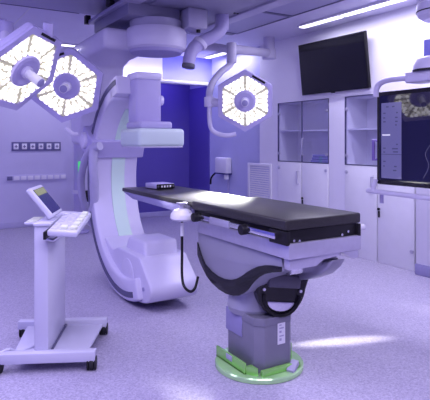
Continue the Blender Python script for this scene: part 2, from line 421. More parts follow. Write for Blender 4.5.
# upper body box (silver side panels)
B0, B1 = ZT-.225, ZT-.135
M().box((TU0+.02,TV0-.005,B0),(TU1-.005,VJ-.06,B1),.006).build('body_panel','steelmat',t)
M().box((TU0+.035,TV0+.02,B0-.002),(TU1-.02,VJ-.08,B0+.004)).build('shadow_gap','groove',t)
# end apron
PU = TU0+.035
ap = M().prism([(PU,TV0+.01,B0),(TU1-.16,TV0+.01,B0),(TU1-.17,TV0+.01,B0-.022),(PU+.26,TV0+.01,B0-.03),(PU+.20,TV0+.01,B0-.06),(PU,TV0+.01,B0-.062)],(0,.05,0),.004)
ap.build('end_apron','steelmat',t)
ap = M().prism([(TU1-.16,TV0,B0),(TU1-.02,TV0,B0),(TU1-.02,TV0,B0-.05),(TU1-.07,TV0,B0-.05)],(0,.25,0),.005)
ap.build('end_apron','steelmat',t)
# curved shroud: side outline traced on the plane of the near side
def side(pts): return [on_u(x,y,PU) for x,y in pts]
upper = [(197.5,242),(201,254),(205,264),(211,271),(217.5,276),(224,279),(231.5,280),(237,278.5),(242,275.8),(247,272),(252.4,268.8),(258,266.4),(264.6,265.2),(272,265.4),(281,267)]
lower = [(197.5,254.5),(200,262),(203.6,270),(207,276.5),(212,283),(219,289.5),(226,293.8),(233,295.8),(239,295.6),(244,293),(248,289.5),(251,285),(254.5,281),(259,277),(264.6,274),(272,272.5),(281,272)]
TOPL = [(281,258.5),(197.5,231)]
SW = .44
M().prism([p+Vector((.006,0,0)) for p in side([(197.5,231.5)]+lower+[(281,258.8)])],(SW-.012,0,0),.004).build('shroud','shroud',t)
bp = [p+Vector((-.004,0,0)) for p in side(upper+lower[::-1])]
M().prism(bp,(.014,0,0),.003).build('shroud_band','blackgloss',t)
M().prism([p+Vector((SW-.004,0,0)) for p in bp],(.014,0,0),.003).build('shroud_band','blackgloss',t)
# underside drum on the right
dr = M()
c0 = Vector((TC+.10,2.62,.80))
prof = [on_u(x,y,TU1-.12) for x,y in ((304,262),(347,258),(342,266),(334,273),(322,277),(312,278),(304,276))]
dr.prism(prof,(-.12,0,0),.015,3)
dr.build('underside_cover','greymet',t)
q = on_u(318,266,TU1-.14)
M().cyl((TC-.05,q.y+.05,q.z+.01),(TU1-.05,q.y+.05,q.z+.01),.055,n=28,bev=.008).build('drive_drum','chrome',t)
# neck and tilt joint
nk = M().lathe([(.0,.36),(.165,.36),(.18,.40),(.165,.47),(.15,.54),(.16,.66),(.165,.76),(0,.76)],(BC.x-.01,BC.y+.05,0),n=32)
nk.build('neck','shroud',t)
jc = Vector((BC.x+.06,BC.y-.10,.53))
# black tilt joint, a thick rounded drum with axis facing the camera side
JM = Matrix.Translation((BC.x+.055,BC.y-.13,.545))@Matrix.Rotation(math.radians(-16),4,'Z')@Matrix.Rotation(math.radians(7),4,'Y')@Matrix.Scale(1.08,4)
j = M(); pr=[]
for k in range(24):
    a_ = PI+PI*k/23
    pr.append((.155*math.cos(a_),-.07,.17*math.sin(a_)+.01))
pr += [(.175,-.07,.10),(.13,-.07,.155),(-.12,-.07,.155),(-.17,-.07,.07)]
j.prism([JM@Vector(p) for p in pr],JM.to_3x3()@Vector((0,.15,0)),.012,3)
jt = j.build('tilt_joint','blackgloss',t)
M().box((-.10,-.11,.02),(.10,-.06,.095),.008,mx=JM).build('joint_plate','greydark',jt)
for x in (-.09,.09): M().cyl((x*1.3,-.085,.0),(x*1.3,-.065,.0),.010,n=10,mx=JM).build('joint_bolt','steel',jt)
lab(M().prism([JM@Vector(p) for p in [(-.085,-.078,-.07)]+[(.085*math.cos(PI+PI*k/10),-.078,-.07+.055*math.sin(PI+PI*k/10)) for k in range(11)]+[(.085,-.078,-.07)]][1:-1],JM.to_3x3()@Vector((0,.012,0)),.002).build('joint_dial','steel',jt),'pale half-round dial')
M().tube([JM@Vector((.115*math.cos(PI+PI*k/12),-.085,-.03+.12*math.sin(PI+PI*k/12))) for k in range(13)],.009,n=8,smooth=0).build('dial_rim','black',jt)
# column (rectangular with chamfered corners), aligned to the table
def colpoly(a, b, c, z): return [(BC.x+x,BC.y+y,z) for x,y in ((-a+c,-b),(a-c,-b),(a,-b+c),(a,b-c),(a-c,b),(-a+c,b),(-a,b-c),(-a,-b+c))]
cw = .165
cl = M().prism(colpoly(.15,.20,.05,.035),(0,0,.345),.004).build('column','column',t)
M().prism(colpoly(.153,.203,.05,.33),(0,0,.05),.004).build('column_collar','column',cl)
M().box((BC.x-.156,BC.y-.02,.22),(BC.x-.148,BC.y+.17,.375),.003).build('access_panel','lavdark',cl)
lab(M().box((BC.x-.16,BC.y-.0,.365),(BC.x-.154,BC.y+.13,.375),.001).build('indicator_strip','greenlamp',cl),'lit green indicator line')
st = M().box((BC.x+.0,BC.y-.2035,.20),(BC.x+.06,BC.y-.1995,.335)).build('warning_sticker','paper',cl)
mk = M()
for k,(a_,b_) in enumerate(((.318,.326),(.298,.306),(.272,.286),(.248,.256),(.222,.238))): mk.box((BC.x+.012,BC.y-.2042,a_),(BC.x+.03+.018*(k%2),BC.y-.2033,b_))
mk.build('sticker_mark','grey',st)
# base disc
M().lathe([(0,0),(.29,0),(.295,.004),(.295,.026),(.288,.034),(0,.034)],(BC.x,BC.y,0),n=72).build('base_disc','greenpale',t)
# green guard plates at the foot of the column
g = M()
g.box((BC.x-.215,BC.y-.14,.034),(BC.x-.20,BC.y+.20,.105),.003); g.box((BC.x-.215,BC.y-.14,.034),(BC.x-.155,BC.y+.20,.046),.002)
g.box((BC.x-.14,BC.y-.235,.034),(BC.x+.16,BC.y-.205,.07),.003)
g.box((BC.x+.185,BC.y-.10,.034),(BC.x+.20,BC.y+.20,.14),.003)
g.prism([(BC.x-.155,BC.y-.205,.034),(BC.x-.155,BC.y-.13,.034),(BC.x-.21,BC.y-.13,.034)],(0,0,.05),.002)
g.build('foot_guard','green',t)
M().box((BC.x-.219,BC.y+.0,.065),(BC.x-.2145,BC.y+.07,.10),.001).build('foot_guard_label','grey',t)
M().box((-.05,-.025,0),(.05,.025,.035),.005,mx=Matrix.Translation((BC.x+.10,BC.y-.235,.034))@Matrix.Rotation(.5,4,'Z')@Matrix.Rotation(-.35,4,'Y')).build('foot_block','grey',t)

# hand control unit hung on the table edge, with cable
hc = on_u(182,214,TU0-.05)
t = thing('hand_control','white hand control unit clamped to the table edge, with black cable','control unit',hc)
mx = Matrix.Translation(hc)
M().lathe([(0,-.045),(.07,-.045),(.085,-.03),(.082,.0),(.06,.03),(.03,.04),(0,.04)],(0,0,0),n=32,mx=mx@Matrix.Diagonal((1,1.15,1,1))).build('housing','white',t)
M().cyl(hc+Vector((.0,0,.03)),hc+Vector((.0,0,.075)),.022,n=16,bev=.004).build('clamp_stem','steelmat',t)
M().box(hc+Vector((-.035,-.03,.07)),hc+Vector((.035,.03,.085)),.004).build('clamp_plate','steelmat',t)
M().box(hc+Vector((.03,-.02,.035)),hc+Vector((.062,.02,.06)),.004).build('clamp_arm','steelmat',t)
cp = [hc+Vector((0,0,-.045))]
for x,y,u in ((182,236,0),(182,256,0),(182,275,0),(184,286,-.01),(190,291.5,-.0),(195,288,.03),(198,277,.08)):
    cp.append(on_u(x,y,TU0-.05+u))
M().tube(cp,.010,n=10).build('cable','black',t)
M().tube([on_u(182,222.5,TU0-.05),on_u(182,236,TU0-.05)],.013,n=10,smooth=0).build('strain_relief','white',t)
# device on the table tip
dc = on_z(158,188.5,ZT-.014)
mx = Matrix.Translation((dc.x+.02,dc.y,ZT-.012))@Matrix.Rotation(math.radians(4),4,'Z')
t = thing('signal_box','flat grey connector box lying on the far tip of the table','connector box',(dc.x,dc.y,ZT-.014))
M().box((-.10,-.11,0.004),(.10,.11,.05),.006,mx=mx).build('case','lav',t)
M().box((-.096,-.114,.006),(.096,-.108,.048),.002,mx=mx).build('front_panel','black',t)
for k in range(4): M().box((-.05+.03*k,-.117,.016),(-.034+.03*k,-.112,.034),.001,mx=mx).build('port','paper',t)
for x in (-.08,.08): M().cyl((x,-.118,.027),(x,-.112,.027),.010,n=10,mx=mx).build('knob','greydark',t)
M().box((-.09,-.1,0),(.09,.1,.005),mx=mx).build('foot_pad','black',t)

# ================================================================== C-ARM
UC, VC, ZI = 2.06, 4.62, 1.085
RO, RI, HW = 1.055, .86, .225
t = thing('c_arm_x_ray_machine','large white ceiling-hung C-arm x-ray machine around the table tip','x-ray machine',(UC,VC,0))
def P(r, deg, u=UC, dv=0): 
    a = math.radians(deg); return Vector((u, VC+dv+r*math.cos(a), ZI+r*math.sin(a)))
def arc(m, r0, r1, a0, a1, u0, u1, n=48, bev=.0):
    pts = [P(r1,a0+(a1-a0)*k/n,u0) for k in range(n+1)]+[P(r0,a1+(a0-a1)*k/n,u0) for k in range(n+1)]
    m.prism(pts,(u1-u0,0,0),bev,3); return m
A0, A1 = 74, -112
UCL, UCR = UC-.285, UC+.225
cfm = arc(M(),RI,RO,A1,A0,UCL,UCR,bev=.02)
arc(cfm,RI+.02,RO,A0-3,82,UCL,UC+.10,16,.02).build('c_frame','body',t)
# dark channel and steel rails on both side faces
for u in (UCL,UCR):
    arc(M(),RO-.085,RO-.035,A1+6,A0-1 if u==UCR else 81,u-.006,u+.006,60).build('side_groove','groove',t)
arc(M(),RO-.03,RO+.006,A1+2,A0,UCL+.03,UCR-.03).build('outer_track','lavdark',t)
# mint strip on the concave face
arc(M(),RI-.008,RI+.01,-62,60,UC-.075,UC+.075).build('inner_strip','mint',t)
# detector column and flat detector
dcu, dcv = UC, VC+.05
zb = at(155,146,5.0).z; 
dt = M().box((UC-.235,VC-.29,1.445),(UC+.235,VC+.18,1.615),.035,4).build('flat_detector','cyan',t)
M().box((UC-.22,VC-.275,1.439),(UC+.22,VC+.165,1.45),.004).build('detector_face','body',dt)
M().box((UC-.165,VC-.17,1.612),(UC+.165,VC+.20,1.685),.025,3).build('detector_collar','lav',t)
hs = M().box((UC-.145,VC-.03,1.66),(UC+.115,VC+.20,2.10),.03,4).build('detector_housing','lav',t)
M().cyl((UC+.105,VC+.06,1.90),(UC+.165,VC+.06,1.90),.05,n=20,bev=.01).build('side_knob','body',hs)
M().box((UC-.15,VC-.035,2.09),(UC+.12,VC+.22,2.16),.02,3).build('top_cap','body',hs)
# x-ray tube housing at the bottom
hp_ = [(.62,.50),(.42,.42),(.30,.44),(.20,.46),(-.26,.46),(-.34,.42),(-.46,.32),(-.54,.24),(-.55,.17),(-.50,.11),(-.40,.075),(-.2,.05),(.1,.05),(.35,.11),(.55,.22),(.70,.36)]
tb = M().prism([(UC-.235,VC+a_,b_) for a_,b_ in cr([(a_,b_,0) for a_,b_ in hp_],3) for b_ in [0]] if False else [(UC-.235,VC+p.x,p.y) for p in cr([(a_,b_,0) for a_,b_ in hp_],3)],(.47,0,0),.045,4).build('tube_housing','body',t)
M().prism([(UC-.17,VC-.28,.44),(UC-.17,VC+.22,.44),(UC-.15,VC+.17,.575),(UC-.15,VC-.22,.575)],(.34,0,0),.03,4).build('collimator','body',tb)
lab(M().cyl((UC-.241,VC-.02,.25),(UC-.231,VC-.02,.25),.15,n=40,bev=.003).build('round_side_cover','body',tb),'round side cover')
M().cyl((UC-.242,VC-.40,.20),(UC-.23,VC-.40,.20),.018,n=14).build('screw_cap','lavdark',tb)
# pivot collar gripping the back of the C
pv = M()
arc(pv,RI-.035,RO+.12,16,30,UCL-.05,UCR+.05,12,.05)
pv = pv.build('grip_collar','lav',t)
q = P(RO+.10,23)
M().cyl((UCL-.09,q.y-.10,q.z-.03),(UCL-.03,q.y-.10,q.z-.03),.09,n=28,bev=.02).build('pivot_cap','body',pv)
M().tube([(UC,q.y-.02,q.z),(UC,q.y+.25,q.z+.02),(UC,q.y+.55,q.z+.08)],lambda s:.19-.03*s,n=28,smooth=6).build('pivot_arm','lav',t)
# hanging L arm
vp = 6.28
pw = .27
la = [(UC-pw,vp-.24,1.46),(UC-pw,vp+.10,1.46),(UC-pw,vp+.20,2.30),(UC-pw,vp+.12,2.66),(UC-pw,5.15,2.68),(UC-pw,5.15,2.46),(UC-pw,5.75,2.44),(UC-pw,vp-.32,2.38),(UC-pw,vp-.26,2.1)]
M().prism(la,(2*pw,0,0),.05,4).build('l_arm','body',t)
TT = at(156,38,5.62)
M().lathe([(0,2.44),(.27,2.44),(.29,2.46),(.295,2.48),(0,2.48)],(TT.x,TT.y,0),n=64).build('turntable_cap','lav',t)
M().lathe([(0,2.47),(.30,2.47),(.325,2.49),(.33,2.54),(.33,2.66),(.31,2.695),(0,2.695)],(TT.x,TT.y,0),n=64).build('turntable','body',t)
M().lathe([(0,2.69),(.28,2.69),(.28,2.782),(0,2.782)],(TT.x,TT.y,0),n=64).build('turntable_neck','grey',t)
# cables from collar
def hose(pts, r, nm='hose'): return M().tube(pts,r,n=14,smooth=10).build(nm,'hose',t)
hose([at(100,146,5.45),at(94,149,5.5),at(93,165,5.5),at(94.5,185,5.55),at(94,205,5.65),at(91,218,5.8),at(96,226,6.1),at(104,224,6.3)],.046)
hose([at(96,145,5.48),at(89,152,5.6),at(84,164,5.8),at(81,180,6.0),at(83,200,6.15),at(90,214,6.3),at(98,218,6.4)],.042)

# carriage and rails on the ceiling
t = thing('ceiling_carriage','dark grey ceiling carriage carrying the C-arm turntable','ceiling carriage',(2.6,5.0,2.88))
M().box((1.98,3.6,2.92),(3.34,6.10,2.95),.004).build('carriage_plate','ceil_dim',t)
M().prism([(1.92,6.12,2.90),(2.10,6.12,2.90),(2.10,6.12,3.04),(2.06,6.12,3.04),(2.06,6.12,2.94),(1.92,6.12,2.94)],(0,-2.6,0),.004).build('side_channel','grey',t)
M().prism([(3.38,6.0,2.90),(3.22,6.0,2.90),(3.22,6.0,3.04),(3.26,6.0,3.04),(3.26,6.0,2.94),(3.38,6.0,2.94)],(0,-2.5,0),.004).build('side_channel','grey',t)
M().box((1.89,6.08,2.90),(1.95,6.16,3.00),.005).build('bumper','black',t)
M().box((1.90,5.30,2.95),(1.96,5.42,3.03),.005).build('bumper','black',t)
M().box((1.97,4.95,2.78),(2.56,6.02,2.925),.008).build('mount_block','ceil_dim',t)
M().box((2.58,5.88,2.885),(3.2,6.02,2.925),.004).build('end_beam','grey',t)
M().box((2.2,4.2,2.905),(3.1,5.7,2.925),.004).build('cover_plate','ceil_dim',t)
for v in (4.2,5.2):
    M().box((2.12,v-.10,2.95),(3.2,v+.10,2.99),.006).build('roller_block','greydark',t)
for k,(u,l) in enumerate(((2.20,'ceiling rail on the left side of the C-arm carriage'),(3.15,'ceiling rail on the right side of the C-arm carriage'))):
    m = M().box((u-.07,.6,2.99),(u+.07,6.05,ZC),.004); tag(m.build('ceiling_rail','ceil_dim'),l,'rail','ceiling rails')

# junction box and curved conduit on the ceiling
b = at(192.5,30,5.6)
t = thing('junction_box','grey square junction box below the ceiling beside the turntable','junction box',b)
mx = Matrix.Translation(b)
M().box((-.115,-.125,0),(.115,.125,.205),.008,mx=mx).build('box','grey',t)
M().cyl((0,0,.2),(0,0,2.92-b.z),.05,n=16,mx=mx).build('hanger','greydark',t)
M().cyl((.05,-.04,-.03),(.05,-.04,.005),.022,n=12,mx=mx).build('cable_gland','black',t)
c = at(222,13,5.82)
t = thing('ceiling_conduit','thick curved grey conduit hanging from a bolted ceiling flange','conduit',c)
f = M().box((c.x-.17,c.y-.15,c.z-.01),(c.x+.17,c.y+.15,c.z+.03),.006)
f.cyl((c.x,c.y,c.z+.02),(c.x,c.y,2.93),.09,n=20)
f = f.build('flange','grey',t)
for x in (-.13,-.09,.09,.13):
    for y in (-.12,.10): M().cyl((c.x+x,c.y+y,c.z-.02),(c.x+x,c.y+y,c.z-.008),.014,n=10).build('bolt','black',f)
M().cyl((c.x,c.y,c.z-.20),(c.x,c.y,c.z),.075,n=24,bev=.006).build('sleeve','lav',t)
M().tube([at(222,22,5.82),at(221,29,5.8),at(214,36,5.76),at(203,41,5.72),at(194.5,47.5,5.68),at(190,56,5.65),at(188.5,66,5.63)],.070,n=18).build('pipe','lav',t)
cc = at(200,43.5,5.71); dd = (at(198,46,5.70)-at(202,41.5,5.72)).normalized()
M().cyl(cc-dd*.025,cc+dd*.025,.085,n=24,bev=.005).build('pipe_clamp','body',t)
M().cyl(at(188.8,64,5.635),at(188.2,68,5.63),.074,n=20,bev=.01).build('end_cap','greydark',t)

# laminar-flow ceiling field, seams and hatches
struct(M().box((0.2,1.0,ZC-.02),(4.15,6.25,ZC+.01),.003).build('ceiling_panel','ceil_mid'))
struct(M().box((4.15,1.5,ZC-.024),(4.18,6.28,ZC+.001)).build('trim_4','groove'))
struct(M().box((3.35,5.0,ZC-.028),(4.14,5.06,ZC-.018)).build('trim_5','groove'))
struct(M().box((3.88,6.25,ZC-.028),(4.14,6.36,ZC+.001)).build('trim_6','groove'))
struct(M().box((.2,6.25,ZC-.024),(1.86,6.265,ZC+.001)).build('trim_7','groove'))
a_ = on_z(33,5,ZC); b_ = on_z(17,23,ZC)
struct(M().box((a_.x-.006,5.0,ZC-.003),(a_.x+.006,9.4,ZC+.001)).build('trim_8','white'))
struct(M().box((4.30,VB,2.99),(4.33,9.0,ZC+.001),.004).build('trim_9','ceil')) if False else None
hp = on_z(316,1,ZC)
struct(M().box((4.20,3.7,ZC-.004),(4.55,4.5,ZC+.001),.002).build('trim_10','ceil'))
sd = on_z(271,5,ZC-.02)
tag(M().lathe([(0,-.03),(.03,-.03),(.045,0),(0,0)],(sd.x,sd.y,ZC-.02),n=20).build('sprinkler_head','white'),'small round sprinkler on the ceiling above the right surgical lamp','sprinkler')

# equipment post behind the C-arm
pb = at(79,160,8.5); pb = Vector((pb.x,pb.y,0))
t = thing('supply_post','grey round service post by the far wall behind the C-arm','post',pb)
M().cyl(pb,pb+Vector((0,0,.04)),.16,n=28,bev=.01).build('foot','lav',t)
M().cyl(pb+Vector((0,0,.03)),pb+Vector((0,0,.66)),.085,n=28).build('lower_tube','lav',t)
M().cyl(pb+Vector((0,0,.64)),pb+Vector((0,0,.70)),.10,n=28,bev=.01).build('joint_ring','body',t)
M().cyl(pb+Vector((0,0,.69)),pb+Vector((0,0,1.48)),.085,n=28).build('upper_tube','lav',t)
M().cyl(pb+Vector((0,0,1.46)),pb+Vector((0,0,1.56)),.10,n=28,bev=.025).build('cap','lav',t)
q = at(78.5,170,8.42)
lab(M().box((q.x-.02,q.y-.06,q.z-.14),(q.x+.03,q.y-.03,q.z+.14),.01).build('green_marker','greenlamp',t),'green marker on the post')
q = at(85,196,8.4)
M().box((q.x-.05,q.y-.08,q.z-.09),(q.x+.06,q.y+.02,q.z+.09),.01).build('plug_box','black',t)

# ================================================================== SURGICAL LAMPS
LED_ME = None
def camdir(X, Y, Z): return cam2w(X, Y, Z).normalized()
def lamp(px, py, Y, n, up, R, rot, label, spin=0):
    c = at(px,py,Y); n = camdir(*n); up = camdir(*up)
    x = up.cross(n).normalized(); y = n.cross(x)
    MX = Matrix(((x.x,y.x,n.x,c.x),(x.y,y.y,n.y,c.y),(x.z,y.z,n.z,c.z),(0,0,0,1)))
    t = thing('surgical_lamp', label, 'surgical lamp', c, 'hexagonal surgical lamps')
    def hexp(r, z, extra=0): return [MX@Vector((r*math.cos(math.radians(rot+60*k)), r*math.sin(math.radians(rot+60*k)), z)) for k in range(6)]
    nv = MX.to_3x3()@Vector((0,0,1))
    M().prism(hexp(R,-.075),nv*.065,.022,3).build('housing','lav',t)
    # raised front frame ring
    m = M(); o = hexp(R*.985,-.012); i_ = hexp(R*.83,-.012)
    for k in range(6):
        k2 = (k+1)%6; m.prism([o[k],o[k2],i_[k2],i_[k]],nv*.024)
    m.build('front_frame','lav',t)
    M().prism(hexp(R*.6,-.12),nv*.05,.02,3).build('back_cover','lav',t)
    global LED_ME, LED_MW
    for k in range(6):
        a0 = math.radians(rot+60*k); a1 = math.radians(rot+60*k+60)
        A = Vector((math.cos(a0),math.sin(a0),0)); B = Vector((math.cos(a1),math.sin(a1),0))
        g = .012
        pin0, pin1 = A.lerp(B,.5)+(A-B)*.49, A.lerp(B,.5)-(A-B)*.49
        poly = [pin0*R*.36, pin0*R*.82, pin1*R*.82, pin1*R*.36]
        sec = M().prism([MX@(p+Vector((0,0,-.012))) for p in poly],nv*.012,.003).build('light_module','ledbed',t)
        for row,(f_,nn) in enumerate(((.43,3),(.56,3),(.685,4),(.78,5))):
            for q in range(nn):
                tt = (q+.5)/nn
                p = (pin0.lerp(pin1,.04+.92*tt))*R*(f_+random.uniform(-.018,.018))
                rad = R*(.056,.066,.064,.058)[row]*random.uniform(.92,1.1)
                if LED_ME is None:
                    mm = M(); mm.lathe([(0,.006),(.6,.005),(1,.0),(1,-.004),(0,-.004)],(0,0,0),n=10)
                    lo = mm.build('led','led'); LED_ME = lo.data; LED_MW = LED_ME.copy(); LED_MW.materials[0] = W['ledwarm']; bpy.data.objects.remove(lo)
                lo = bpy.data.objects.new('led',LED_ME if random.random()<.66 else LED_MW); col.objects.link(lo); lo.parent = sec
                w = MX@(p+Vector((0,0,.004)))-c
                lo.matrix_basis = Matrix.Translation(w)@(MX.to_3x3().to_4x4())@Matrix.Diagonal((rad,rad,1,1))
    # gap struts
    hb = M().lathe([(0,-.01),(.31*R,-.01),(.35*R,.01),(.335*R,.03),(.27*R,.036),(.20*R,.024),(0,.022)],(0,0,0),n=40,mx=MX).build('hub','lav',t)
    M().cyl((0,0,.02),(0,0,.05),.13*R,n=24,bev=.004,mx=MX).build('handle_socket','body',hb)
    M().tube([(0,0,.04),(0,0,.09),(0,0,.20)],lambda s:.034+.008*s,n=18,smooth=4,mx=MX).build('handle','white',hb)
    M().cyl((0,0,.198),(0,0,.21),.036,n=18,bev=.004,mx=MX).build('handle_tip','lavdark',hb)
    # grip slot on the rim
    e0 = hexp(R*.93,.0125)
    k = spin; d = (e0[(k+1)%6]-e0[k]); nn_ = nv.cross(d).normalized()*.012
    s0 = e0[k]+d*.22; s1 = e0[k]+d*.72
    M().prism([s0-nn_,s1-nn_,s1+nn_,s0+nn_],nv*.004).build('grip_slot','black',t)
    return t, MX
UPV = (0,0,1)
t1, MX1 = lamp(245,101,6.2,(-.06,-.96,-.20),UPV,.375,90,'hexagonal surgical lamp on the right, hanging between the C-arm and the cabinets',5)
t2, MX2 = lamp(67,86,5.2,(.10,-.95,-.24),UPV,.385,80,'face-on hexagonal surgical lamp in front of the C-arm upright',0)
t3, MX3 = lamp(24,70,4.3,(.829,-.286,-.597),(.62,.2,.78),.42,75,'tilted hexagonal surgical lamp cut by the left edge of the photo',0)
# arms of the right lamp
def armt(t, pts, r, nm, mt='body', smooth=6, n=16): return M().tube(pts,r,n=n,smooth=smooth).build(nm,mt,t)
top = on_z(269,37.5,ZC); Yp = 816/(37.5-141)*-1
cp = Vector((top.x,top.y,ZC))
j0 = at(269,53,Yp)
M().cyl(Vector((top.x,top.y,j0.z-.05)),cp,.085,n=24,bev=.004).build('ceiling_pole','body',t1)
M().cyl(Vector((top.x,top.y,j0.z-.09)),Vector((top.x,top.y,j0.z+.05)),.105,n=24,bev=.01).build('pole_joint','body',t1)
j1 = at(231.5,49,6.6)
armt(t1,[Vector((top.x,top.y,j0.z)),j1],.06,'upper_arm',smooth=0)
M().cyl(at(231.5,63,6.6),at(231.5,43,6.6),.065,n=24,bev=.008).build('elbow_joint','body',t1)
armt(t1,[at(231.5,50,6.6),at(214,47,6.75),at(196,46,6.9)],.052,'balance_arm',smooth=0)
armt(t1,[at(231.5,62,6.6),at(229,66,6.58),at(221,72,6.5),at(213,82,6.42),at(209.5,92,6.36),at(209.5,100,6.33)],.042,'spring_arm','body')
M().cyl(at(209.5,107,6.33),at(209.5,97,6.33),.065,n=20,bev=.008).build('yoke_hub','body',t1)
armt(t1,[at(209.5,102,6.33),at(216,102.5,6.29),at(222,103,6.28)],.05,'yoke_stub',smooth=0)
armt(t1,[at(209.5,105,6.33),at(209.5,118,6.34),at(211,128,6.34),at(216,133,6.34),at(226,135.5,6.33),at(236,134,6.32)],.028,'lower_loop','body')
# arms of the middle lamp
armt(t2,[at(64,84,5.32),at(50,74,5.5),at(30,60,5.7),at(8,48,5.8),at(-20,40,5.8)],.05,'spring_arm')
M().tube([at(66,128,5.22),at(73,134,5.22),at(78,134,5.24)],.02,n=10,smooth=0).build('side_handle','body',t2)
pz = at(-22,40,5.8); M().cyl(pz,Vector((pz.x,pz.y,ZC)),.08,n=20).build('ceiling_pole','body',t2)
# arms of the left lamp
armt(t3,[at(13,62,4.45),at(6,48,4.6),at(5,36,4.7),at(4,28,4.75)],.045,'spring_arm')
M().cyl(at(5,38,4.75),at(5,22,4.75),.075,n=22,bev=.008).build('elbow_joint','lav',t3)
armt(t3,[at(6,27,4.75),at(-10,25,4.7),at(-40,20,4.6)],.07,'upper_arm','lav',smooth=0)
pz = at(-42,20,4.6); M().cyl(pz,Vector((pz.x,pz.y,ZC)),.08,n=20).build('ceiling_pole','body',t3)
M().cyl(at(48,37,4.33),at(48.5,23,4.30),.045,n=8,bev=.008).build('top_handle','lav',t3)

# ================================================================== DISPLAY
UM = 3.40
tl = on_u(376.5,92.3,UM); bl = on_u(376.5,184,UM)
v1m, v0m, z1m, z0m = tl.y, tl.y-1.27, tl.z, bl.z
t = thing('boom_display','large black wall-sized display on a ceiling boom at the right edge','display',(UM+.05,(v0m+v1m)/2,z0m))
M().box((UM,v0m,z0m),(UM+.09,v1m,z1m),.012).build('bezel','blackgloss',t)
bz = .035
sc_ = M().box((UM-.003,v0m+bz,z0m+bz),(UM+.001,v1m-bz,z1m-bz)).build('screen','scr_dark',t)
pw_ = .20
mp = M().box((UM-.0045,v1m-bz-.02-pw_,z0m+bz+.02),(UM-.003,v1m-bz-.02,z1m-bz-.06)).build('menu_panel','scr_panel',sc_)
H = z1m-z0m; vv = v1m-bz-.02
tx = M()
rows = [(.10,.05,.03),(.10,.11,.03),(.18,.02,.03),(.18,.15,.02),(.24,.02,.025),(.24,.14,.03),(.29,.02,.03),(.29,.14,.03),(.335,.14,.02),(.58,.15,.02),(.63,.02,.03),(.635,.11,.07),(.68,.02,.025),(.675,.12,.06),(.80,.02,.03),(.86,.02,.02),(.86,.13,.03),(.91,.12,.04)]
for fz,dv,w in rows:
    z = z1m-bz-.03-(H-2*bz-.06)*fz; tx.box((UM-.0055,vv-dv-w*.8,z-.005),(UM-.0045,vv-dv,z+.005))
tx.build('menu_text','scr_text',mp)
zz = z1m-bz-.03-(H-2*bz-.06)*.46
hl = M().box((UM-.0055,vv-.09,zz-.006),(UM-.0045,vv-.01,zz+.006)).build('highlighted_line','scr_light',mp)
M().box((UM-.0055,vv-pw_,zz-.16),(UM-.0045,vv,zz-.155)).build('divider','scr_text',mp)
vs = M()
for pts in ([(.48,.9),(.53,.78),(.50,.66),(.55,.56)],[(.55,.62),(.62,.55),(.67,.46),(.74,.36)],[(.60,.9),(.66,.80),(.72,.76)]):
    vs.tube([Vector((UM-.0035,v1m-a_*.95,z1m-H*b_)) for a_,b_ in pts],.0009,n=6)
vs.build('angiogram_line','scr_vessel',sc_)
for a_,b_ in ((.46,.62),(.58,.7)):
    pass
# handle rails
hz = z0m-.06
M().tube([(UM-.02,v1m-.01,z0m+.04),(UM-.03,v1m+.005,hz+.02),(UM-.03,v1m-.03,hz),(UM-.03,v0m+.03,hz),(UM-.02,v0m+.01,z0m+.04)],.020,n=12,smooth=6).build('handle_rail','body',t)
M().tube([(UM+.04,v1m-.02,hz+.01),(UM+.04,v1m-.02,hz-.10)],.016,n=10,smooth=0).build('rail_foot','lav',t)
M().tube([on_u(376,97,UM-.01),on_u(376.5,90,UM-.01),on_u(380,83.5,UM-.01),on_u(390,79.5,UM-.01),on_u(410,77.5,UM-.01)],.024,n=12).build('top_rail','body',t)
q0 = on_u(408,83.5,UM); zb0 = q0.z
yk = M().box((UM-.04,v0m+.4,zb0),(UM+.14,q0.y,zb0+.085),.012,3).build('mount_bracket','body',t)
q1 = on_u(427,74,UM)
M().lathe([(0,.0),(.13,.0),(.13,.04),(.10,.09),(.05,.11),(0,.115)],(UM+.05,q1.y,zb0+.085),n=36).build('mount_dome','body',t)
M().cyl((UM+.05,q1.y,zb0+.082),(UM+.05,q1.y,zb0+.092),.135,n=36).build('dome_gap','black',t)
q2 = on_u(431,18,UM+.05)
zc2 = on_u(430,22,UM+.05).z
jy = on_u(439,18,UM+.05).y
M().cyl((UM+.05,jy,zb0+.15),(UM+.05,jy,zc2+.05),.05,n=20).build('drop_tube','body',t)
M().lathe([(0,0),(.11,0),(.15,.03),(.16,.06),(.155,.12),(.10,.135),(0,.135)],(UM+.05,jy,zc2),n=36).build('boom_joint','body',t)
M().cyl((UM+.05,jy,zc2+.058),(UM+.05,jy,zc2+.066),.163,n=36).build('joint_gap','black',t)
M().cyl((UM+.05,jy,zc2+.12),(UM+.05,jy,ZC),.06,n=20).build('ceiling_pole','body',t)
q3 = on_u(425,40,UM+.2); q4 = on_u(425,65,UM+.2)
M().box((UM+.05,jy-.03,(q3.z+q4.z)/2-.04),(UM+.185,jy+.03,(q3.z+q4.z)/2+.04),.004).build('panel_bracket','body',t)
M().box((UM+.18,q3.y-.5,q4.z),(UM+.24,q3.y,q3.z),.006).build('rear_panel','blue_panel',t)
qh = on_u(371.5,140,UM+.02); qh2 = on_u(371.5,160,UM+.02)
lab(M().tube([(UM+.02,v1m-.005,qh.z-.01),(UM+.02,v1m+.05,qh.z),(UM+.02,v1m+.05,qh2.z),(UM+.02,v1m-.005,qh2.z+.01)],.014,n=10,smooth=0).build('side_grip','purple',t),'violet side grip handle')

